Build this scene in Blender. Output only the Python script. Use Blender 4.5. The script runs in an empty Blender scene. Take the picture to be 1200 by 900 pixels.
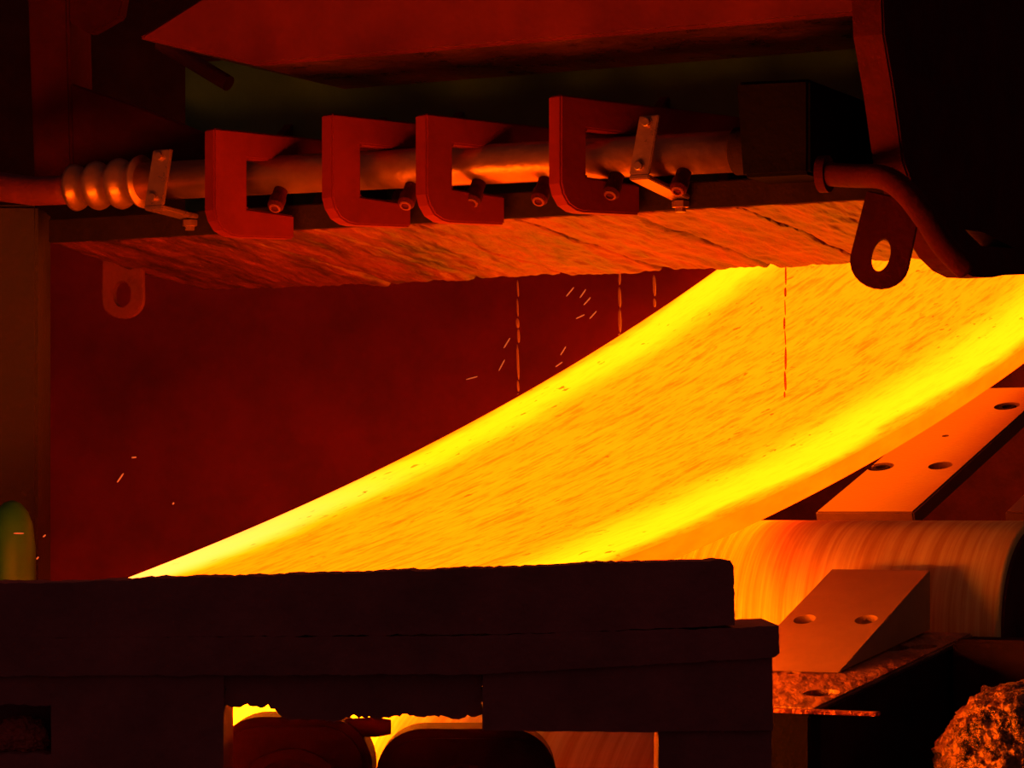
import bpy, bmesh, math, random
from mathutils import Vector, Matrix, noise
random.seed(7)
S = bpy.context.scene
COL = S.collection

# ------------------------------------------------------------------ camera
FPX, HOR, EYE = 3300.0, 600.0, 1.6          # focal length in px, eye level row, eye height in m
cd = bpy.data.cameras.new('camera')
cd.sensor_width = 36.0
cd.lens = FPX / 1200 * 36
cd.shift_y = (HOR - 450) / 1200
cd.clip_end = 200
cam = bpy.data.objects.new('camera', cd)
cam.location = (0, 0, EYE)
cam.rotation_euler = (math.radians(90), 0, 0)
COL.objects.link(cam)
S.camera = cam

# ------------------------------------------------------------------ world, exposure
w = bpy.data.worlds.new('hall'); S.world = w
w.use_nodes = True
bg = w.node_tree.nodes['Background']
bg.inputs[0].default_value = (1.0, 0.34, 0.36, 1)
bg.inputs[1].default_value = 0.04
vs = S.view_settings
vs.view_transform = 'Standard'; vs.look = 'None'; vs.gamma = 1.0
vs.use_curve_mapping = False; vs.exposure = 0.0

# ------------------------------------------------------------------ frames of reference
def P(px, py, d):
    return Vector(((px - 600) / FPX * d, d, EYE + (HOR - py) / FPX * d))
B = math.radians(30)
U = Vector((math.cos(B), -math.sin(B), 0)); V = Vector((math.sin(B), math.cos(B), 0))
BASE = Vector((0.777, 9.0, EYE))
def W(q, s, z):                       # roll table: q across (right of the plate's right edge), s along travel
    return BASE + U * q + V * s + Vector((0, 0, z))
A = math.radians(27)
UH = Vector((math.cos(A), -math.sin(A), 0)); VH = Vector((math.sin(A), math.cos(A), 0))
HB = Vector((1.093, 8.8, EYE))
def H(u, v, z):                       # hood: u along its front edge, v into its depth
    return HB + UH * u + VH * v + Vector((0, 0, z))
def hu(px, v=0.0):                    # where along the hood a sight line crosses depth v
    k = (px - 600) / FPX
    return (k * (HB.y + v * VH.y) - HB.x - v * VH.x) / (UH.x - k * UH.y)
def hz(u, v, py):
    return (HOR - py) / FPX * (HB.y + u * UH.y + v * VH.y)
def HP(px, py, v=0.0):
    u = hu(px, v); return H(u, v, hz(u, v, py))

# ------------------------------------------------------------------ materials
def nodes(name):
    m = bpy.data.materials.new(name); m.use_nodes = True
    nt = m.node_tree
    return m, nt, nt.nodes['Principled BSDF'], nt.nodes, nt.links
def steel(name, c1, c2, rough=0.6, metal=0.0, scale=6.0, bump=0.25, bscale=40.0, stretch=(1, 1, 1), spec=0.5, rot=0.0):
    m, nt, b, N, L = nodes(name)
    tc = N.new('ShaderNodeTexCoord'); mp = N.new('ShaderNodeMapping')
    mp.inputs['Scale'].default_value = stretch
    mr_ = N.new('ShaderNodeMapping'); mr_.inputs['Rotation'].default_value = (0, 0, rot)
    L.new(tc.outputs['Object'], mr_.inputs[0]); L.new(mr_.outputs[0], mp.inputs[0])
    n1 = N.new('ShaderNodeTexNoise'); n1.inputs['Scale'].default_value = scale
    n1.inputs['Detail'].default_value = 8; n1.inputs['Roughness'].default_value = 0.65
    L.new(mp.outputs[0], n1.inputs['Vector'])
    r = N.new('ShaderNodeValToRGB'); r.color_ramp.elements[0].position = 0.35; r.color_ramp.elements[1].position = 0.68
    r.color_ramp.elements[0].color = (*c1, 1); r.color_ramp.elements[1].color = (*c2, 1)
    L.new(n1.outputs['Fac'], r.inputs[0]); L.new(r.outputs[0], b.inputs['Base Color'])
    b.inputs['Metallic'].default_value = metal
    b.inputs['Specular IOR Level'].default_value = spec
    mr = N.new('ShaderNodeMapRange'); mr.inputs[3].default_value = max(0.05, rough - 0.15); mr.inputs[4].default_value = min(1, rough + 0.15)
    L.new(n1.outputs['Fac'], mr.inputs[0]); L.new(mr.outputs[0], b.inputs['Roughness'])
    n2 = N.new('ShaderNodeTexNoise'); n2.inputs['Scale'].default_value = bscale; n2.inputs['Detail'].default_value = 6
    L.new(mp.outputs[0], n2.inputs['Vector'])
    bp = N.new('ShaderNodeBump'); bp.inputs['Strength'].default_value = bump; bp.inputs['Distance'].default_value = 0.02
    L.new(n2.outputs['Fac'], bp.inputs['Height']); L.new(bp.outputs[0], b.inputs['Normal'])
    return m

M = {}
M['rust'] = steel('rusted_steel', (0.13, 0.009, 0.009), (0.20, 0.014, 0.012), rough=0.7)
M['bracket'] = steel('bracket_steel', (0.15, 0.005, 0.003), (0.20, 0.008, 0.005), rough=0.75, bump=0.12, spec=0.2)
M['dark'] = steel('sooty_steel', (0.07, 0.014, 0.012), (0.12, 0.022, 0.018), rough=0.8, spec=0.25)
M['black'] = steel('blackened_steel', (0.022, 0.010, 0.009), (0.036, 0.015, 0.014), rough=0.9, spec=0.04)
M['post'] = steel('dull_red_post', (0.055, 0.004, 0.004), (0.09, 0.006, 0.006), rough=0.85, spec=0.1)
M['frame'] = steel('crusted_frame_steel', (0.30, 0.11, 0.11), (0.48, 0.16, 0.15), rough=0.9, spec=0.2)
M['olive'] = steel('olive_paint', (0.09, 0.24, 0.07), (0.13, 0.32, 0.10), rough=0.7, bump=0.1)
M['olive_dark'] = steel('dull_olive_paint', (0.035, 0.014, 0.006), (0.05, 0.018, 0.008), rough=0.8)
M['green'] = steel('green_paint', (0.013, 0.11, 0.006), (0.02, 0.15, 0.009), rough=0.5, bump=0.05)
M['hood'] = steel('scaled_hood_plate', (0.022, 0.0018, 0.001), (0.205, 0.016, 0.005), rough=0.55, scale=9, bump=1.0, bscale=22, stretch=(1, 0.22, 1), rot=A)
M['wall'] = steel('scorched_wall', (0.17, 0.008, 0.011), (0.32, 0.016, 0.02), rough=0.9, scale=1.6, bump=0.1, bscale=12)
M['wet'] = steel('wet_scale_steel', (0.20, 0.04, 0.02), (0.42, 0.11, 0.045), rough=0.3, metal=0.6, scale=8, bump=1.0, bscale=22)
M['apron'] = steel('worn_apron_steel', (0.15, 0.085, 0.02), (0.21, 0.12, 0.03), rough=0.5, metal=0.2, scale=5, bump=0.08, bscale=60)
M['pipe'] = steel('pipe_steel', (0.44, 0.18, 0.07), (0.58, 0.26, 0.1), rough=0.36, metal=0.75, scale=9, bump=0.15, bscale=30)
M['apron_lightened'] = steel('lightened_apron_steel', (0.46, 0.28, 0.08), (0.58, 0.36, 0.11), rough=0.5, metal=0.2, scale=5, bump=0.06, bscale=60)  # apron steel lightened in place of plate light that misses the front guide
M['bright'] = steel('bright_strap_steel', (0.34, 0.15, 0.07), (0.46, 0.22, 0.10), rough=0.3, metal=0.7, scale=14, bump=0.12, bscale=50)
M['slag'] = steel('slag_crust', (0.05, 0.025, 0.012), (0.5, 0.25, 0.08), rough=0.28, metal=0.7, scale=16, bump=1.0, bscale=45)
M['beam'] = steel('red_oxide_beam', (0.16, 0.010, 0.007), (0.22, 0.015, 0.01), rough=0.7, bump=0.15, spec=0.3)
M['lump'] = steel('red_scale_lump', (0.4, 0.08, 0.06), (0.95, 0.22, 0.14), rough=0.6, scale=30)
M['near_black'] = steel('near_black_steel', (0.008, 0.005, 0.005), (0.013, 0.008, 0.008), rough=0.95, spec=0.02)  # near-black; shade of toe plate and sunk bolts is put into it
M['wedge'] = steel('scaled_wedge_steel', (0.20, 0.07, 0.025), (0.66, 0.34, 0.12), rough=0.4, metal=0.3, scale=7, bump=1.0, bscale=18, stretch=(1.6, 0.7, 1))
M['floor'] = steel('sooty_floor', (0.05, 0.03, 0.025), (0.09, 0.05, 0.04), rough=0.9)

def plate_material(name, side=False):
    m, nt, b, N, L = nodes(name)
    b.inputs['Base Color'].default_value = (0.05, 0.02, 0.01, 1)
    b.inputs['Roughness'].default_value = 0.8
    uv = N.new('ShaderNodeUVMap'); uv.uv_map = 'UVMap'
    sep = N.new('ShaderNodeSeparateXYZ'); L.new(uv.outputs[0], sep.inputs[0])
    def noise_tex(sx, sy, detail, rough=0.6, off=0):
        mp = N.new('ShaderNodeMapping'); mp.inputs['Scale'].default_value = (sx, sy, 1)
        mp.inputs['Location'].default_value = (off, off * 1.7, 0)
        L.new(uv.outputs[0], mp.inputs[0])
        n = N.new('ShaderNodeTexNoise'); n.inputs['Scale'].default_value = 1; n.inputs['Detail'].default_value = detail
        n.inputs['Roughness'].default_value = rough
        L.new(mp.outputs[0], n.inputs['Vector']); return n.outputs['Fac']
    def math_(op, a, c=None, clamp=False):
        n = N.new('ShaderNodeMath'); n.operation = op; n.use_clamp = clamp
        for i, x in enumerate((a, c)):
            if x is None: continue
            if isinstance(x, (int, float)): n.inputs[i].default_value = x
            else: L.new(x, n.inputs[i])
        return n.outputs[0]
    def smooth(x, lo, hi, o0=0.0, o1=1.0):
        n = N.new('ShaderNodeMapRange'); n.interpolation_type = 'SMOOTHSTEP'
        n.inputs[1].default_value = lo; n.inputs[2].default_value = hi
        n.inputs[3].default_value = o0; n.inputs[4].default_value = o1
        L.new(x, n.inputs[0]); return n.outputs[0]
    def rgb(c):
        n = N.new('ShaderNodeRGB'); n.outputs[0].default_value = (*c, 1); return n.outputs[0]
    def mix(f, a, c):
        n = N.new('ShaderNodeMix'); n.data_type = 'RGBA'
        if isinstance(f, (int, float)): n.inputs[0].default_value = f
        else: L.new(f, n.inputs[0])
        L.new(a, n.inputs[6]); L.new(c, n.inputs[7]); return n.outputs[2]
    o, s = sep.outputs[0], sep.outputs[1]
    cool, mid, hot, white = (3.0, 0.16, 0.0), (4.6, 0.43, 0.001), (5.8, 0.93, 0.004), (6.0, 1.0, 0.14)
    if side:
        f = noise_tex(3, 2.5, 5)
        c0, c1 = ((6.0, 0.22, 0.0), (6.6, 0.285, 0.0)) if side == 1 else ((5.0, 0.50, 0.002), (5.4, 0.58, 0.004))
        col = mix(smooth(f, 0.35, 0.7), rgb(c0), rgb(c1))
    else:
        wob = math_('MULTIPLY', math_('SUBTRACT', noise_tex(1.5, 1.2, 3, off=4), 0.5), 0.16)
        ow = math_('ADD', o, wob)
        # hot bands inside both long edges, cooler scaled middle
        right = math_('MULTIPLY', smooth(ow, 0.00, 0.07), smooth(ow, 0.14, 0.44, 1, 0))
        left = math_('MULTIPLY', smooth(ow, 1.80, 1.73), smooth(ow, 1.44, 1.66))
        band = math_('MAXIMUM', right, left)
        st = noise_tex(26, 2.6, 8, 0.72)
        st2 = noise_tex(60, 7.0, 5, 0.6, off=9)
        streak = math_('MULTIPLY', smooth(st, 0.47, 0.66), 1.0)
        fine = smooth(st2, 0.50, 0.68, 0, 0.8)
        dark = math_('MAXIMUM', streak, fine)
        blot = smooth(noise_tex(3.2, 1.3, 6, 0.65, off=21), 0.34, 0.72)
        base = mix(math_('MULTIPLY', blot, 0.35), rgb(mid), rgb((3.6, 0.56, 0.002)))
        base = mix(math_('MULTIPLY', dark, 0.72), base, rgb(cool))
        lightst = smooth(noise_tex(30, 1.6, 6, 0.6, off=33), 0.55, 0.8)
        base = mix(math_('MULTIPLY', lightst, 0.35), base, rgb((3.8, 0.6, 0.002)))
        bn = math_('MULTIPLY', band, math_('SUBTRACT', 1.0, math_('MULTIPLY', dark, 0.18)))
        col = mix(bn, base, rgb(hot))
        # whiter towards the near left corner of the plate
        wh = math_('MULTIPLY', math_('MULTIPLY', smooth(s, 0.8, -1.0), smooth(ow, 1.52, 1.68)), 0.95)
        col = mix(wh, col, rgb(white))
        # scattered loose scale flecks, denser beside the right edge
        fl = smooth(noise_tex(34, 11, 3, 0.5, off=51), 0.63, 0.69)
        fm = math_('MULTIPLY', fl, smooth(noise_tex(4, 1.0, 2, 0.5, off=61), 0.46, 0.62))
        col = mix(math_('MULTIPLY', fm, 0.8), col, rgb((1.4, 0.10, 0.0)))
        # the very rim cools first
        rim = math_('MAXIMUM', smooth(o, 0.012, -0.004), smooth(o, 1.780, 1.800))
        col = mix(math_('MULTIPLY', rim, 0.8), col, rgb((2.3, 0.24, 0.0)))
    # plate hotter towards the near end; hidden glow boosted to light rolls and guides
    hs_ = smooth(o if side else s, -1.15, -2.0)
    col = mix(hs_, col, rgb((6.0, 0.95, 0.01)))
    glow_boost = smooth(o if side else s, -1.15, -2.0, 1.0, (3.4, 14.0, 13.0)[int(side)])
    L.new(col, b.inputs['Emission Color']); L.new(glow_boost, b.inputs['Emission Strength'])
    return m
M['plate'] = plate_material('glowing_plate')
M['plate_side'] = plate_material('glowing_plate_side', 1)
M['plate_bottom'] = plate_material('glowing_plate_underside', 2)

def roll_material(name, k):
    m, nt, b, N, L = nodes(name)
    tc = N.new('ShaderNodeTexCoord'); mp = N.new('ShaderNodeMapping')
    mp.inputs['Scale'].default_value = (34, 0.9, 0.9); L.new(tc.outputs['Object'], mp.inputs[0])
    n = N.new('ShaderNodeTexNoise'); n.inputs['Scale'].default_value = 1.0; n.inputs['Detail'].default_value = 7; n.inputs['Roughness'].default_value = 0.7
    L.new(mp.outputs[0], n.inputs['Vector'])
    r = N.new('ShaderNodeValToRGB'); r.color_ramp.elements[0].position = 0.36; r.color_ramp.elements[1].position = 0.62
    r.color_ramp.elements[0].color = (0.74 * k, 0.48 * k * k, 0.06 * k, 1); r.color_ramp.elements[1].color = (0.99 * k, 0.95 * k * k, 0.28 * k, 1)
    L.new(n.outputs['Fac'], r.inputs[0]); L.new(r.outputs[0], b.inputs['Base Color'])
    b.inputs['Metallic'].default_value = 0.35; b.inputs['Roughness'].default_value = 0.5
    b.inputs['Anisotropic'].default_value = 0.9
    tg = N.new('ShaderNodeTangent'); tg.direction_type = 'RADIAL'; tg.axis = 'X'; L.new(tg.outputs[0], b.inputs['Tangent'])
    bp = N.new('ShaderNodeBump'); bp.inputs['Strength'].default_value = 0.2; bp.inputs['Distance'].default_value = 0.01
    L.new(n.outputs['Fac'], bp.inputs['Height']); L.new(bp.outputs[0], b.inputs['Normal'])
    return m
M['roll'] = roll_material('polished_roll', 1.0)
M['roll_dimmed'] = roll_material('dimmed_roll', 0.82)  # same roll steel, darkened to offset the strong glow under the plate
def simple(name, col, rough=0.3, trans=0.0, emit=None):
    m, nt, b, N, L = nodes(name)
    b.inputs['Base Color'].default_value = (*col, 1); b.inputs['Roughness'].default_value = rough
    b.inputs['Transmission Weight'].default_value = trans; b.inputs['IOR'].default_value = 1.33
    if emit: b.inputs['Emission Color'].default_value = (*emit, 1); b.inputs['Emission Strength'].default_value = 1
    return m
M['water'] = simple('falling_water', (0.5, 0.2, 0.06), 0.3, 0.45)
M['spark'] = simple('spark', (0.2, 0.05, 0.02), 0.5, 0, (0.40, 0.07, 0.015))

# ------------------------------------------------------------------ mesh helpers
def obj(name, bm, mat, parent=None, smooth=False):
    bmesh.ops.recalc_face_normals(bm, faces=bm.faces)
    me = bpy.data.meshes.new(name); bm.to_mesh(me); bm.free()
    for m in (mat if isinstance(mat, (list, tuple)) else [mat]): me.materials.append(M[m])
    if smooth:
        for p in me.polygons: p.use_smooth = True
    o = bpy.data.objects.new(name, me); COL.objects.link(o)
    if parent:
        o.parent = parent
        o.matrix_parent_inverse = Matrix.Translation(-parent.location)
    return o
def tag(o, label, cat, group=None):
    o['label'] = label; o['category'] = cat
    if group: o['group'] = group
    return o
def thing(name, loc, label, cat, group=None):
    o = bpy.data.objects.new(name, None); COL.objects.link(o); o.location = loc
    o.empty_display_size = 0.1
    return tag(o, label, cat, group)
def struct(o): o['kind'] = 'structure'; return o
def bev(bm, w, seg=2):
    if w:
        e = [e for e in bm.edges if len(e.link_faces) == 2 and e.calc_face_angle(0) > 0.5]
        bmesh.ops.bevel(bm, geom=e, offset=w, segments=seg, affect='EDGES', clamp_overlap=True)
def prism(pts, vec, bevel=0.0, bm=None):
    own = bmesh.new()
    n = len(pts); vec = Vector(vec)
    a = [own.verts.new(p) for p in pts]; c = [own.verts.new(Vector(p) + vec) for p in pts]
    own.faces.new(a); own.faces.new(list(reversed(c)))
    for i in range(n):
        j = (i + 1) % n; own.faces.new((a[j], a[i], c[i], c[j]))
    bmesh.ops.recalc_face_normals(own, faces=own.faces)
    bev(own, bevel)
    return join(bm, own)
def join(bm, own):
    if bm is None: return own
    me = bpy.data.meshes.new('t'); own.to_mesh(me); own.free(); bm.from_mesh(me); bpy.data.meshes.remove(me)
    return bm
def tube(path, r, seg=20, bm=None, caps=True):
    own = bmesh.new(); path = [Vector(p) for p in path]
    rs = r if isinstance(r, (list, tuple)) else [r] * len(path)
    rings = []; up = None
    for i, p in enumerate(path):
        t = (path[min(i + 1, len(path) - 1)] - path[max(i - 1, 0)]).normalized()
        if up is None: up = t.orthogonal().normalized()
        up = (up - t * up.dot(t)).normalized(); sd = t.cross(up)
        rings.append([own.verts.new(p + (up * math.cos(2 * math.pi * k / seg) + sd * math.sin(2 * math.pi * k / seg)) * rs[i]) for k in range(seg)])
    for a, c in zip(rings, rings[1:]):
        for k in range(seg): own.faces.new((a[k], a[(k + 1) % seg], c[(k + 1) % seg], c[k]))
    if caps: own.faces.new(list(reversed(rings[0]))); own.faces.new(rings[-1])
    return join(bm, own)
def lathe(c, axis, prof, seg=32, bm=None):           # prof: (distance along axis, radius)
    axis = Vector(axis).normalized(); own = bmesh.new()
    a = axis.orthogonal().normalized(); b_ = axis.cross(a); rings = []
    for t, r in prof:
        rings.append([own.verts.new(Vector(c) + axis * t + (a * math.cos(2 * math.pi * k / seg) + b_ * math.sin(2 * math.pi * k / seg)) * max(r, 1e-4)) for k in range(seg)])
    for x, y in zip(rings, rings[1:]):
        for k in range(seg): own.faces.new((x[k], x[(k + 1) % seg], y[(k + 1) % seg], y[k]))
    own.faces.new(list(reversed(rings[0]))); own.faces.new(rings[-1])
    return join(bm, own)
def cut(o, cutters):                                  # cut real holes
    for c in cutters:
        me = bpy.data.meshes.new('c'); bmesh.ops.recalc_face_normals(c, faces=c.faces); c.to_mesh(me); c.free()
        co = bpy.data.objects.new('c', me); COL.objects.link(co)
        if o.parent: pass
        md = o.modifiers.new('b', 'BOOLEAN'); md.operation = 'DIFFERENCE'; md.solver = 'EXACT'; md.object = co
        bpy.context.view_layer.update()
        dg = bpy.context.evaluated_depsgraph_get()
        nm = bpy.data.meshes.new_from_object(o.evaluated_get(dg))
        o.modifiers.clear(); old = o.data; nm.name = old.name; o.data = nm
        bpy.data.meshes.remove(old); bpy.data.objects.remove(co); bpy.data.meshes.remove(me)
def jag(pts, step, amp, seed=0.0):                    # roughen a polygon's outline, returns image points
    out = []
    for i, p in enumerate(pts):
        q = pts[(i + 1) % len(pts)]
        L_ = math.hypot(q[0] - p[0], q[1] - p[1]); n = max(1, int(L_ / step))
        for k in range(n):
            t = k / n; x = p[0] + (q[0] - p[0]) * t; y = p[1] + (q[1] - p[1]) * t
            if 0 < k:
                x += noise.noise((x * .13, y * .13, seed)) * amp * .5; y += noise.noise((x * .17, y * .17, seed + 5)) * amp * .7 + noise.noise((x * .035, y * .02, seed + 3)) * amp * .9 + noise.noise((x * .61, 2, seed)) * amp * .4
            out.append((x, y))
    return out
def bolt(c, n, r, h, mat, parent, name='bolt'):
    n = Vector(n).normalized()
    bm = lathe(Vector(c) - n * 0.004, n, [(0, r * 1.35), (0.006, r * 1.35), (0.0061, r), (0.006 + h, r), (0.007 + h, r * .8)], seg=12)
    return obj(name, bm, mat, parent)

# ------------------------------------------------------------------ setting
bm = prism([(-12, 1, 0), (12, 1, 0), (12, 26, 0), (-12, 26, 0)], (0, 0, -0.1)); struct(obj('floor', bm, 'floor'))
# far wall behind the left of the plate
bm = prism([(-8, 13.2, 0), (1.0, 13.2, 0), (1.0, 13.2, 2.95), (-8, 13.2, 2.95)], (0, 0.15, 0))
struct(obj('wall_back', bm, 'wall'))
bm = prism([(-8, 13.24, 2.96), (1.0, 13.24, 2.96), (1.0, 13.24, 6), (-8, 13.24, 6)], (0, 0.1, 0))  # upper wall in black: the darkness above the hood as its colour
struct(obj('wall_upper', bm, 'black'))
bm = prism([W(-4.6, 8.0, -1.6), W(6.0, 8.0, -1.6), W(6.0, 8.0, 5.0), W(-4.6, 8.0, 5.0)], V * 0.15)
struct(obj('wall_far', bm, 'dark'))

# ------------------------------------------------------------------ the hot plate
PW, PT = 1.8, 0.08
def plate_z(o, s):
    t = max(s, -1.05)
    return -0.041 + 0.198 * s + 0.020 * s * s - 0.017 * o + 0.031 * o * t
r = 0.018                                             # plate corner radius
prof = []
def arc(cx, cz, a0, a1, n=4):
    for k in range(n + 1):
        a = a0 + (a1 - a0) * k / n; prof.append((cx + r * math.cos(a), cz + r * math.sin(a)))
arc(r, PT - r, math.pi, math.pi / 2)
for k in range(1, 40): prof.append((r + (PW - 2 * r) * k / 40, PT))
arc(PW - r, PT - r, math.pi / 2, 0)
arc(PW - r, r, 0, -math.pi / 2)
arc(r, r, -math.pi / 2, -math.pi)
bm = bmesh.new(); uvl = bm.loops.layers.uv.new('UVMap'); rings = []; info = {}
NS = 150; S0, S1 = -2.6, 7.0
for i in range(NS + 1):
    s = S0 + (S1 - S0) * i / NS; ring = []
    for o, z in prof:
        v = bm.verts.new(W(-o, s, plate_z(o, s) + z)); info[v] = (o, s, z); ring.append(v)
    rings.append(ring)
n = len(prof)
for a, c in zip(rings, rings[1:]):
    for k in range(n): bm.faces.new((a[k], a[(k + 1) % n], c[(k + 1) % n], c[k]))
bm.faces.new(rings[0]); bm.faces.new(list(reversed(rings[-1])))
bmesh.ops.recalc_face_normals(bm, faces=bm.faces)
for f in bm.faces:
    zz = sum(info[v][2] for v in f.verts) / len(f.verts)
    f.material_index = 0 if zz > PT - 0.012 else (2 if zz < 0.0005 else 1)
    for l in f.loops:
        o, s, z = info[l.vert]; l[uvl].uv = (o, s) if f.material_index == 0 else (s, z * 4)
pl = obj('hot_plate', bm, ['plate', 'plate_side', 'plate_bottom'], smooth=True)
tag(pl, 'glowing yellow-orange hot steel plate sloping across the rolls', 'steel plate')
def plate_hit(px, py):
    d = 7.0
    while d < 18:
        p = P(px, py, d) - BASE; q = p.dot(U); s = p.dot(V)
        if -PW <= q <= 0 and p.z <= plate_z(-q, s) + PT: return d
        d += 0.01
    return 12.0

# ------------------------------------------------------------------ table rolls
def table_roll(s, ztop, q0, q1, R, label, mat='roll'):
    c = W(q1, s, ztop - R); L_ = q1 - q0
    t = thing('table_roll', W((q0 + q1) / 2, s, ztop - 2 * R), label, 'roll', 'table rolls carrying the hot plate')
    def place(name, prof_, mat, sm=True):
        b_ = lathe((0, 0, 0), (1, 0, 0), prof_, seg=96)
        o = obj(name, b_, mat, None, sm); o.parent = t
        o.matrix_parent_inverse = Matrix.Identity(4)
        o.location = c - t.location; o.rotation_euler = (0, 0, -B)
        return o
    place('barrel', [(-L_, R - .01), (-L_ + .01, R), (-0.012, R), (-0.004, R - .003), (0.0, R - .012)], mat)
    place('end_disc', [(0.0, R - .02), (0.008, R - .025), (0.010, R * .62), (0.03, R * .60), (0.032, R * .4)], 'dark', False)
    place('journal', [(0.02, R * .38), (0.22, R * .38), (0.23, R * .36)], 'dark', False)
    place('journal', [(-L_ - .2, R * .36), (-L_ - .19, R * .38), (-L_ + .01, R * .38)], 'dark', False)
    return t
table_roll(0.2, -0.027, -1.72, 0.865, 0.33, 'glowing orange spun roll under the plate at the right, its end face in view')
table_roll(-2.2, -0.45, -2.2, 0.9, 0.33, 'orange-lit roll glimpsed through the gaps under the dark foreground frame', 'roll_dimmed')

# ------------------------------------------------------------------ apron plates behind the roll
def apron(name, q0, q1, s0, s1, z0, k, thick, mat, label, holes=(), bolts=(), bevel=0.006, heel=None):
    t = thing(name, W((q0 + q1) / 2, (s0 + s1) / 2, z0 - thick), label, 'guide plate', 'guide plates between the rolls')
    nrm = (Vector((0, 0, 1)) - V * k).normalized()
    pts = [W(q0, s0, z0), W(q1, s0, z0), W(q1, s1, z0 + k * (s1 - s0)), W(q0, s1, z0 + k * (s1 - s0))]
    bm = prism(pts, -nrm * thick, bevel) if heel is None else prism([pts[0], pts[3], W(q0, s1, heel)], U * (q1 - q0), bevel)
    o = obj('plate_body', bm, mat, t)
    def at(q, s): return W(q, s, z0 + k * (s - s0))
    cs = [lathe(at(q, s) - nrm * .11, nrm, [(0, r_), (0.14, r_)], seg=28) for q, s, r_ in holes]
    cs += [lathe(at(q, s) - nrm * .022, nrm, [(0, .05), (0.06, .05)], seg=28) for q, s in bolts]
    cut(o, cs)
    for q, s in bolts:
        c = at(q, s)
        b_ = lathe(c - nrm * .024, nrm, [(0, .036), (.018, .036), (.022, .031), (.0221, .02), (.012, .018)], seg=24)
        obj('socket_bolt', b_, 'near_black', t)
    return t, at
def qs_on(px, py, s0, z0, k):                         # where a sight line meets an inclined apron: (q, s)
    d = 6.5
    while d < 14:
        p = P(px, py, d) - BASE; q = p.dot(U); s = p.dot(V)
        if p.z <= z0 + k * (s - s0): return q, s
        d += 0.005
    return 0, 0
ap = (1.0, 0.0, 0.34)
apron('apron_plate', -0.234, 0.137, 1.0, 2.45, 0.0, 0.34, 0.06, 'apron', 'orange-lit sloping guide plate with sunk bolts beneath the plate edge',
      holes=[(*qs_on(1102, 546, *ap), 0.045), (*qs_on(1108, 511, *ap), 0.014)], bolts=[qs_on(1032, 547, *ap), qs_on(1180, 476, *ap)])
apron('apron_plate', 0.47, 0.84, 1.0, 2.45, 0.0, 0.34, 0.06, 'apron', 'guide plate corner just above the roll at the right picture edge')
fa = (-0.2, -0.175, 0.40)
apron('apron_plate', 0.353, 0.674, -0.89, -0.2, -0.175 - 0.69 * 0.40, 0.40, 0.05, 'apron_lightened', 'smooth sloping guide plate with drilled holes in front of the roll',
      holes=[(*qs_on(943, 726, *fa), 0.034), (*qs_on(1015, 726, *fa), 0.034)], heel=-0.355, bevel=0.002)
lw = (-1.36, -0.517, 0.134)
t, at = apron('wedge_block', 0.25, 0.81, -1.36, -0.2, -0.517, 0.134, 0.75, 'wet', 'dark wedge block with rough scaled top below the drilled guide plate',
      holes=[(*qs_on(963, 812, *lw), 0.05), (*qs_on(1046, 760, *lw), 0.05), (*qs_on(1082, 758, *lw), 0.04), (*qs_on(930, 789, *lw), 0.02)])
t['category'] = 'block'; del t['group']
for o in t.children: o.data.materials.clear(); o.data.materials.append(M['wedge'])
# its dark flanks and footing; toe plate darkened in place of missing shade
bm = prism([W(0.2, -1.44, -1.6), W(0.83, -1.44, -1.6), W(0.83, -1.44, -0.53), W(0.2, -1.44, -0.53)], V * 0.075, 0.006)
obj('toe_plate', bm, 'near_black', t)
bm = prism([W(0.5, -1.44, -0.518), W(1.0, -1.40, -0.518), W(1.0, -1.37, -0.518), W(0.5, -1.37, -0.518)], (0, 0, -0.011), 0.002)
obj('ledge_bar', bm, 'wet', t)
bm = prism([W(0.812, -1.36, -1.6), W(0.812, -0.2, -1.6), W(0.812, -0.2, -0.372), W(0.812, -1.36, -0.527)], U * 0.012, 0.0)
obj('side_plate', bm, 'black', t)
# cross beam of the table to the right of the wedge
bm = prism([W(0.84, -0.45, -1.6), W(2.2, -0.45, -1.6), W(2.2, -0.45, -0.37), W(0.84, -0.45, -0.37)], V * 0.2, 0.01)
tag(obj('table_cross_beam', bm, 'black'), 'black cross beam below the end of the roll at the right', 'beam')
bm = prism([W(-0.4, 1.02, -1.6), W(2.6, 1.02, -1.6), W(2.6, 1.02, -0.10), W(-0.4, 1.02, -0.10)], V * 0.3, 0.01)
tag(obj('table_cross_beam', bm, 'dark'), 'dark cross beam behind the roll, under the bolted guide plates', 'beam')

# crusted lump at bottom right
bm = bmesh.new(); bmesh.ops.create_icosphere(bm, subdivisions=6, radius=1.0)
c = P(1225, 905, 7.3)
for v in bm.verts:
    p = v.co.copy(); f = 1 + 0.07 * noise.noise(p * 3.1) + 0.05 * noise.noise(p * 9) + 0.07 * abs(noise.noise(Vector((p.x * 13 + p.z * 9, p.y * 7, p.z * 22 - p.x * 8)))) + 0.012 * noise.noise(p * 40)
    v.co = c + Vector((p.x * 0.27, p.y * 0.3, p.z * 0.24)) * f
tag(obj('slag_lump', bm, 'slag', smooth=True), 'rough crusted slag lump glinting at the bottom right corner', 'slag')
bm = prism([p + Vector((0, 0, -.12)) for p in (P(1100, 893, 7.6) + Vector((0, -.55, 0)), P(1320, 905, 7.6) + Vector((0, -.55, 0)), P(1320, 905, 7.6), P(1100, 893, 7.6))], (0, 0, -0.6), 0.01)
tag(obj('footing_block', bm, 'black'), 'black footing under the crusted lump at the bottom right', 'block')

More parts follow.
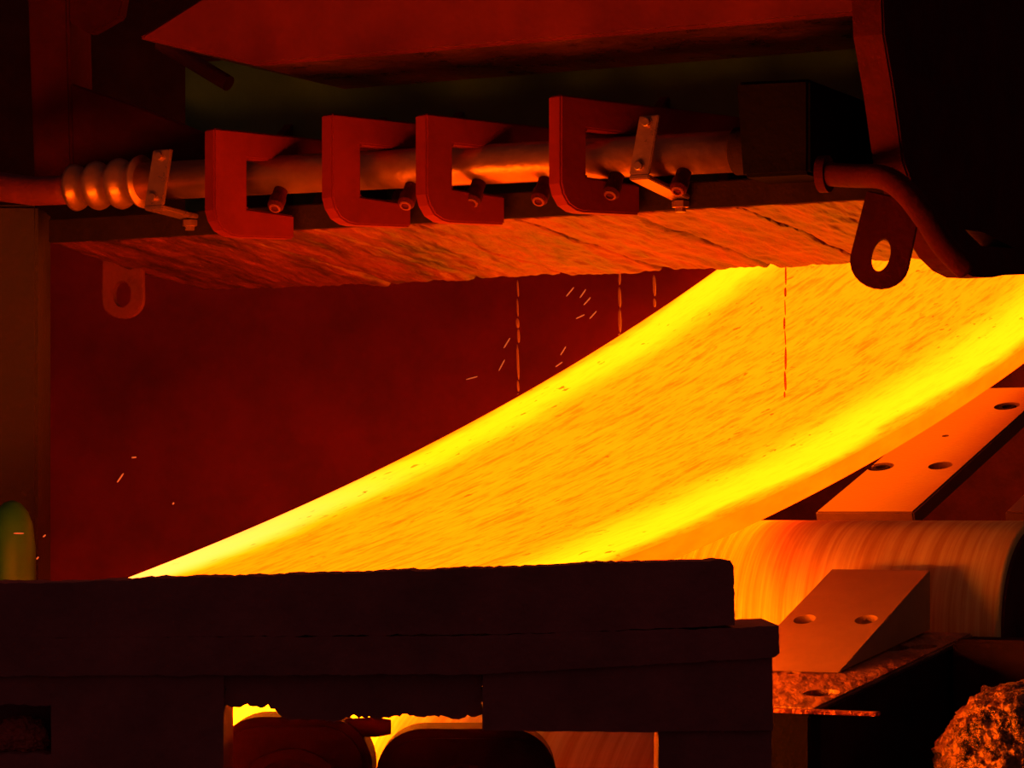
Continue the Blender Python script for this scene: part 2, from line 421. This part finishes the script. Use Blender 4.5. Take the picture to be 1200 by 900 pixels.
# ------------------------------------------------------------------ hood over the plate
hood = thing('hood', H(-1.5, 0.5, 0.87), 'rust-red hood with C-shaped brackets hanging over the plate', 'hood')
U0, U1 = -3.1, 0.15
bm = bmesh.new(); NU, NV = 420, 60; grid = []
for i in range(NU + 1):
    row = []
    u = U0 + (U1 - U0) * i / NU
    for j in range(NV + 1):
        v = j / NV
        q = Vector((u, v, 0))
        dz = 0.010 * noise.noise(Vector((u * 5, v * 1.6, 1))) + 0.008 * noise.noise(Vector((u * 14, v * 5, 2))) + 0.006 * noise.noise(Vector((u * 34, v * 13, 3)))
        for cu, cw in ((-2.35, .007), (-1.98, .010), (-1.62, .008), (-1.22, .006), (-0.80, .011), (-0.42, .006)):
            x_ = u - cu - 0.10 * v - 0.03 * noise.noise(Vector((cu * 9, v * 3, 6)))
            dz += 0.03 * math.exp(-(x_ / cw) ** 2) * (0.5 + 0.5 * noise.noise(Vector((cu * 5, v * 4, 9))) + 0.25)
        dz -= 0.018 * max(0, noise.noise(Vector((u * 7 + v * .6, v * 1.1, 8))) - 0.25)
        vv = v + (0.012 * noise.noise(Vector((u * 9, 0, 4))) if j == NV else 0)
        row.append(bm.verts.new(H(u, vv, 0.973 - 0.10 * v + dz * (0.4 if j == 0 else 1))))
    grid.append(row)
for i in range(NU):
    for j in range(NV): bm.faces.new((grid[i][j], grid[i][j + 1], grid[i + 1][j + 1], grid[i + 1][j]))
ret = bmesh.ops.extrude_face_region(bm, geom=bm.faces[:])
for v in ret['geom']:
    if isinstance(v, bmesh.types.BMVert):
        v.co.z = EYE + 1.01
o = obj('bottom_plate', bm, 'hood', hood, smooth=False)
for p in o.data.polygons: p.use_smooth = abs(p.normal.z) > 0.5
# front lip
bm = prism([H(U0, -0.02, 0.975), H(U1, -0.02, 0.975), H(U1, -0.02, 1.06), H(U0, -0.02, 1.06)], VH * 0.03, 0.004)
obj('front_lip', bm, 'black', hood)
# olive backing panel with sloping gussets in front of it
bm = prism([H(-3.0, 0.72, 1.0), H(0.15, 0.72, 1.0), H(0.15, 0.72, 1.72), H(-3.0, 0.72, 1.72)], VH * 0.05)
obj('back_panel', bm, 'olive', hood)
for px in (330, 440, 530, 770, 900):
    u = hu(px, 0.7)
    bm = prism([H(u, 0.72, 1.46), H(u, 0.72, 1.02), H(u, 0.20, 1.02), H(u, 0.26, 1.12)], UH * 0.04, 0.004)
    obj('gusset', bm, 'dark', hood)
# C brackets: (left px, top py, bottom py, web width, window top py, window bottom py, bottom arm length, top arm length)
TH = 0.062
DB = Vector((math.sin(math.radians(50)), math.cos(math.radians(50)), 0)); NB = Vector((DB.y, -DB.x, 0))
for px, yt, yb, web, wt, wb, la, lt in ((239, 152, 277, 0.135, 184, 243, 0.33, 1.1), (376, 135, 263, 0.12, 168, 229, 0.33, 1.1), (486, 135, 260, 0.11, 168, 220, 0.33, 1.1), (642, 113, 248, 0.11, 150, 206, 0.34, 1.1)):
    v0 = -0.35
    u = hu(px, v0)
    zt, zb = hz(u, v0, yt), hz(u, v0, yb)
    z1, z2 = hz(u, v0, wt), hz(u, v0, wb)
    pr = [(0, zt), (0, zb + .085), (.012, zb + .05), (.035, zb + .02), (.07, zb + .004), (.10, zb), (la, zb + .008), (la, z2 - .01), (web, z2), (web, z1), (lt, z1), (lt, zt)]
    bm = prism([H(u, v0, z) + DB * a for a, z in pr], NB * TH, 0.006)
    obj('c_bracket', bm, 'bracket', hood)
# lifting lugs with a slotted eye
def lug(px, py, d, w_, h_, tilt, hole, mat):
    c = P(px, py, d); ax = Vector((math.cos(math.radians(8)), -math.sin(math.radians(8)), 0)); up = Vector((0, 0, 1))
    ca, sa = math.cos(tilt), math.sin(tilt)
    def L2(x, z): return c + ax * (x * ca - z * sa) + up * (x * sa + z * ca)
    out = [(-w_, h_), (-w_ * 1.05, 0)]
    for k in range(1, 12):
        a = math.pi + math.pi * k / 12; out.append((w_ * 1.05 * math.cos(a), w_ * .95 * math.sin(a)))
    out += [(w_ * 1.05, 0), (w_, h_)]
    nr = ax.cross(up)
    o = obj('lifting_lug', prism([L2(x, z) for x, z in out], nr * 0.05, 0.004), mat, hood)
    if nr.y < 0: pass
    hw, hh = hole; pts = []
    for k in range(28):
        a = 2 * math.pi * k / 28; pts.append(L2(hw * math.cos(a), hh * math.sin(a) + .02) - nr * .1)
    cut(o, [prism(pts, nr * 0.3)])
    return o
lug(1031, 308, 8.5, 0.085, 0.20, math.radians(-13), (0.027, 0.05), 'post')  # darker steel than its twin: the shaded near side put into the colour
lug(147, 352, 10.7, 0.075, 0.20, math.radians(0), (0.036, 0.05), 'rust')

# ------------------------------------------------------------------ spray header pipe
def pipe_pt(px, py, v=-0.115): return HP(px, py, v)
pa, pb = pipe_pt(168, 213), pipe_pt(872, 177)
pdir = (pb - pa).normalized()
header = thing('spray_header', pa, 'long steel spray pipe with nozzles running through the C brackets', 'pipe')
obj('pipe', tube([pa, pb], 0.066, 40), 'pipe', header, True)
# stub end: dark coupling flange
obj('end_flange', lathe(pb, pdir, [(-.03, .07), (-.025, .075), (.05, .075), (.06, .07)], 40), 'black', header)
# coupling with ribs at the left and a drooping hose
cp = pipe_pt(88, 220)
prof_c = []
Lc = (pa - cp).length
for k in range(25):
    t_ = k / 24; prof_c.append((Lc * t_, 0.062 + 0.022 * (0.5 + 0.5 * math.cos(t_ * 2 * math.pi * 3)) + 0.01 * t_))
obj('ribbed_coupling', lathe(cp, pa - cp, prof_c, 40), 'pipe', header, True)
hs = [pipe_pt(x, y) for x, y in ((92, 220), (70, 223), (40, 224), (0, 219), (-50, 209))]
obj('hose', tube(hs, [0.056, 0.052, 0.052, 0.052, 0.052], 28), 'rust', header, True)
for px, py in ((325, 232), (478, 229), (556, 226), (634, 224), (718, 217), (797, 212)):
    a = pipe_pt(px + 6, py - 14, -0.13); b_ = pipe_pt(px - 3, py + 12, -0.20)
    dr = (b_ - a).normalized()
    L_ = (b_ - a).length
    o = obj('nozzle', lathe(a, dr, [(0, .024), (L_ * .55, .024), (L_ * .56, .028), (L_ * .9, .028), (L_ * .98, .022)], 20), 'post', header)
    obj('nozzle_tip', lathe(b_ - dr * .012, dr, [(0, .020), (.014, .020), (.016, .016), (.0161, .013), (.006, .012)], 20), 'rust', o)

# ------------------------------------------------------------------ strap clamps on the pipe
def clamp(label, top, bot, wd, foot, vtop, vfoot):
    tl, bl = top, bot
    t = thing('pipe_clamp', HP(bl[0], bl[1], vtop), label, 'clamp', 'strap clamps on the spray pipe')
    a, b_ = HP(*tl, vtop), HP(*bl, vtop)
    n_ = VH * 0.016
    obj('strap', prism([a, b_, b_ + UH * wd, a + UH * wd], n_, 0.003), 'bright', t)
    for f in (0.12, 0.86):
        c_ = a.lerp(b_, f) + UH * wd * .45
        bolt(c_, -VH, 0.014, 0.012, 'bright', t)
    f0, f1 = b_, HP(*foot, vfoot)
    dn = Vector((0, 0, -0.016))
    obj('foot', prism([f0, f0 + UH * wd, f1 + UH * wd, f1], dn, 0.003), 'bright', t)
    obj('foot_nut', lathe(f1 + UH * wd * .5 + Vector((0, 0, -.02)), (0, 0, -1), [(0, .028), (.02, .028), (.022, .018), (.035, .018)], 6), 'pipe', t)
    return t
clamp('shiny strap clamp beside the ribbed coupling at the left end', (179, 176), (169, 241), 0.075, (212, 252), -0.24, -0.04)
clamp('shiny leaning strap clamp with bright foot near the right of the pipe', (749, 136), (737, 205), 0.068, (786, 229), -0.26, -0.04)

# ------------------------------------------------------------------ box beam above
u_l, u_m = hu(160), hu(300)
bm = prism([H(u_m, 0, 1.555), H(0.15, 0, 1.555), H(0.15, 0, 2.1), H(hu(420), 0, 2.1), H(u_l, 0, 1.69)], VH * 0.62, 0.012)
for f in bm.faces:
    f.normal_update()
    f.material_index = 1 if f.normal.z < -0.5 else 0
bb = tag(obj('box_beam', bm, ['beam', 'wet']), 'rust-red box beam spanning above the bracketed hood', 'beam')
# small strut at upper left
bm = tube([HP(188, 50, 0.5), HP(268, 98, 0.5)], 0.03, 14)
tag(obj('strut', bm, 'dark'), 'short diagonal strut in the dark upper left', 'strut')

# ------------------------------------------------------------------ posts at the left
post = thing('steel_post', P(20, 900, 10.6), 'dark red steel post with a sloping wing plate at the upper left', 'post')
bm = prism([P(30, -60, 10.6), P(78, -60, 10.6), P(85, 215, 10.6), P(40, 215, 10.6)], (0.05, 0.25, 0), 0.01)
obj('column', bm, 'post', post)
bm = prism([P(78, 96, 10.62), P(150, 120, 10.62), P(245, 158, 10.62), P(236, 205, 10.62), P(70, 225, 10.62)], (0.02, 0.05, 0), 0.006)
obj('wing_plate', bm, 'post', post)
bm = prism([P(80, -40, 10.62), P(150, -40, 10.62), P(140, 20, 10.62), P(105, 40, 10.62), P(80, 25, 10.62)], (0.02, 0.05, 0), 0.006)
obj('head_plate', bm, 'post', post)
bm = prism([P(-60, 240, 10.3), P(44, 240, 10.3), Vector((P(44, 0, 10.3).x, 10.3, 0)), Vector((P(-60, 0, 10.3).x, 10.3, 0))], (0, 0.3, 0), 0.012)
tag(obj('steel_post', bm, 'olive_dark'), 'dark olive post at the left picture edge beside the red wall', 'post')
bm = lathe(Vector((P(14, 0, 9.6).x, 9.6, 0)), (0, 0, 1), [(0, .085), (1.48, .08), (1.56, .07), (1.60, .055), (1.63, .03), (1.64, .005)], 28)
tag(obj('bollard', bm, 'green', smooth=True), 'dim green rounded bollard at the lower left edge', 'bollard')

# ------------------------------------------------------------------ swing arm and hose at the right
arm = thing('swing_arm', W(1.0, -0.3, 0.9), 'big black arm with dark red edge hanging at the upper right', 'arm')
A0 = P(1000, 0, 8.3)
def VA(px, py, off=Vector((0, 0, 0))):                # on the arm's near face, plane through its edge
    c = A0 + U * 0.09
    dx, dz = (px - 600) / FPX, (HOR - py) / FPX
    d = U.dot(c - Vector((0, 0, EYE))) / U.dot(Vector((dx, 1, dz)))
    return Vector((dx * d, d, EYE + dz * d))
pts = [VA(*p) for p in ((1033, -30), (1036, 40), (1048, 110), (1059, 190), (1075, 235), (1092, 268), (1112, 302), (1126, 316), (1142, 324), (1165, 325), (1180, 322), (1300, 318), (1300, -30))]
o = obj('web_plate', prism(pts, -U * 0.10, 0.006), 'post', arm)
cut(o, [prism([VA(*p) + U * .1 for p in ((1130, 269), (1152, 272), (1189, 291), (1150, 288))], -U * 0.5)])
# hose with collar running into the arm
hose = [HP(966, 204, -0.28), HP(1000, 206, -0.34), HP(1035, 208, -0.44), HP(1060, 224, -0.50), HP(1084, 254, -0.52), HP(1108, 290, -0.48), HP(1136, 318, -0.42)]
sm = []
for i in range(len(hose) - 1):
    for k in range(6): 
        p0, p1, p2, p3 = hose[max(i - 1, 0)], hose[i], hose[i + 1], hose[min(i + 2, len(hose) - 1)]; t_ = k / 6
        sm.append(0.5 * ((2 * p1) + (-p0 + p2) * t_ + (2 * p0 - 5 * p1 + 4 * p2 - p3) * t_ ** 2 + (-p0 + 3 * p1 - 3 * p2 + p3) * t_ ** 3))
hp = thing('hose', hose[0], 'dark red hose with round collar bending down along the arm', 'hose')
obj('hose_tube', tube(sm, 0.036, 24), 'post', hp, True)
obj('collar', lathe(hose[0] - UH * .015, UH, [(0, .04), (.001, .056), (.03, .056), (.031, .04)], 32), 'post', hp)
bm = prism([HP(862, 96, -0.22), HP(948, 92, -0.22), HP(948, 204, -0.22), HP(870, 208, -0.22)], VH * 0.6, 0.01)
obj('end_box', bm, 'near_black', hood)

# ------------------------------------------------------------------ foreground frame
frame = thing('support_frame', Vector((-0.2, 5.8, 0)), 'black scale-crusted support frame across the foreground', 'frame')
def F(px, py, off=0.0): return P(px, py, 5.62 + 0.3 * px / 905) + Vector((0, off, 0))
def fpart(name, pts, depth, mat, off=0.0, step=6, amp=3, seed=0.0, bevel=0.0):
    return obj(name, prism([F(x, y, off) for x, y in jag(pts, step, amp, seed)], (0, depth, 0), bevel), mat, frame)
fpart('top_beam', [(-80, 684), (60, 683), (130, 680), (400, 672), (560, 666), (640, 664), (690, 660), (856, 657), (860, 664), (861, 733), (640, 742), (-80, 750)], 0.24, 'frame', seed=1, amp=2.2)
fpart('ledge_plate', [(-80, 748), (560, 745), (700, 740), (850, 736), (912, 733), (913, 765), (907, 770), (560, 790), (-80, 792)], 0.42, 'frame', off=-0.012, seed=2, amp=1.6)
fpart('end_block', [(566, 782), (905, 768), (906, 856), (740, 858), (565, 856)], 0.2, 'frame', seed=3, amp=1.2, step=10)
fpart('cross_plate', [(262, 785), (566, 785), (565, 838), (480, 840), (420, 843), (345, 845), (335, 843), (313, 826), (262, 827)], 0.1, 'frame', off=.02, seed=4, amp=7, step=4)
fpart('leg', [(60, 786), (262, 786), (262, 1500), (60, 1500)], 0.2, 'frame', seed=5, amp=1, step=14)
fpart('leg', [(772, 854), (905, 854), (903, 1500), (772, 1500)], 0.18, 'frame', off=.01, seed=6, amp=1, step=14)
fpart('side_plate', [(-80, 788), (60, 788), (60, 826), (-80, 826)], 0.2, 'frame', seed=7, amp=3)
fpart('side_plate', [(-80, 886), (60, 884), (60, 1500), (-80, 1500)], 0.2, 'frame', seed=8, amp=3)

fpart('recess_plate', [(-80, 780), (70, 780), (70, 900), (-80, 900)], 0.03, 'frame', off=0.17, seed=9, amp=1, step=14)
# rounded housings under the frame
def housing(x0, x1, yt, d, label, rr):
    a, b_ = P(x0, yt, d), P(x1, yt, d)
    pts = []
    w2 = b_.x - a.x; n_ = 10
    for k in range(n_ + 1):
        an = math.pi - math.pi / 2 * k / n_; pts.append(Vector((a.x + rr + rr * math.cos(an), d, a.z - rr + rr * math.sin(an))))
    for k in range(n_ + 1):
        an = math.pi / 2 - math.pi / 2 * k / n_; pts.append(Vector((b_.x - rr + rr * math.cos(an), d, a.z - rr + rr * math.sin(an))))
    pts += [Vector((b_.x, d, 0)), Vector((a.x, d, 0))]
    t = thing('bearing_housing', Vector(((a.x + b_.x) / 2, d, 0)), label, 'housing', 'dark housings under the frame')
    obj('body', prism(pts, (0, 0.22, 0), 0.02), 'dark', t)
    obj('cover', lathe(Vector(((a.x + b_.x) / 2, d + .01, a.z - w2 * .55)), (0, -1, 0), [(0, w2 * .36), (.03, w2 * .36), (.045, w2 * .3)], 32), 'dark', t)
    return t
housing(246, 436, 841, 6.05, 'dark rounded housing seen below the left gap of the frame', 0.11)
housing(440, 652, 855, 6.0, 'dark rounded housing seen below the middle gap of the frame', 0.10)
bm = tube([P(405, 853, 6.12), P(440, 852, 6.12), P(458, 852, 6.12)], [0.02, 0.022, 0.016], 16)
tag(obj('hose_fitting', bm, 'rust', smooth=True), 'small lit fitting between the two dark housings', 'fitting')
bm = bmesh.new(); bmesh.ops.create_icosphere(bm, subdivisions=5, radius=1.0)
c = P(26, 866, 5.74)
for v in bm.verts:
    p = v.co.copy(); f = 1 + .2 * noise.noise(p * 3) + .15 * noise.noise(p * 7)
    v.co = c + Vector((p.x * .052, p.y * .05, p.z * .045)) * f
tag(obj('slag_lump', bm, 'lump'), 'dim red rough lump in the opening at the lower left', 'slag')

# ------------------------------------------------------------------ dripping water
def drip(px, y0, y1, d, label, rad=0.006):
    bm = bmesh.new(); y = y0; k = 0
    while y < y1:
        L_ = random.uniform(9, 42); e = min(y + L_, y1)
        a, b_ = P(px + random.uniform(-1, 1), y, d), P(px + random.uniform(-1, 1), e, d)
        pth = [a.lerp(b_, t_) for t_ in (0, .15, .4, .7, .9, 1)]; rr = rad * random.uniform(.45, .95)
        tube(pth, [rr * .3, rr * .8, rr, rr, rr * .8, rr * .3], 8, bm)
        y = e + random.uniform(0.5, 4)
    return tag(obj('water_drip', bm, 'water', smooth=True), label, 'water drip', 'water drips from the hood')
drip(607, 328, 462, plate_hit(612, 470), 'longest broken water drip in front of the dark wall, left of the others', 0.0075)
drip(726, 318, 392, plate_hit(731, 400), 'water drip in the middle of the three before the dark wall', 0.008)
drip(767, 322, 360, plate_hit(772, 372), 'short water drip nearest the plate rim under the hood', 0.008)
drip(920, 310, 466, plate_hit(924, 470) - .05, 'thin water drip falling onto the glowing plate', 0.005)

# ------------------------------------------------------------------ flying sparks
SPARK_LABELS = ['leftmost spark of the upper cluster between the two long drips', 'uppermost short spark of the upper cluster, right of a long one',
    'spark just below the uppermost one in the upper cluster', 'flattest spark at the bottom of the upper cluster', 'rightmost spark of the upper cluster, nearest the middle drip',
    'upper spark close to the left of the longest drip', 'steep spark left of the longest drip, below another', 'flat spark farthest left of the longest drip',
    'steep spark low between the drips, above the plate rim', 'short spark lowest between the drips, touching the plate rim', 'small flat spark high on the dark wall at the left',
    'slanted spark on the dark wall at the left, below a small flat one', 'flat spark across the green bollard at the left edge', 'tiny lowest spark right of the green bollard',
    'tiny spark beside the top of the green bollard', 'faint tiny spark on the wall above the narrow end of the plate']
n_spark = 0
me = None
for px, py, ang, L_ in ((668, 342, 50, 14), (683, 344, 55, 12), (688, 353, 48, 12), (680, 371, 25, 11), (695, 369, 48, 12), (594, 402, 58, 14), (588, 428, 62, 15),
                        (553, 443, 15, 14), (660, 411, 58, 12), (655, 427, 35, 10), (157, 536, 5, 6), (141, 560, 55, 13), (22, 625, 0, 12), (44, 654, 50, 4), (52, 628, 40, 4), (203, 590, 60, 3)):
    d = 11.5 if px > 300 else 9.2
    if me is None:
        bm = tube([(-.5, 0, 0), (-.3, 0, 0), (.3, 0, 0), (.5, 0, 0)], [.03, .06, .06, .03], 6)
        o = obj('spark', bm, 'spark'); me = o.data
    else:
        o = bpy.data.objects.new('spark', me); COL.objects.link(o)
    o.location = P(px, py, d); sc = L_ / FPX * d; o.scale = (sc, .045, .045)
    o.rotation_euler = (0, -math.radians(ang), 0)
    tag(o, SPARK_LABELS[n_spark], 'spark', 'sparks under the hood' if px > 300 else 'sparks at the lower left')
    n_spark += 1
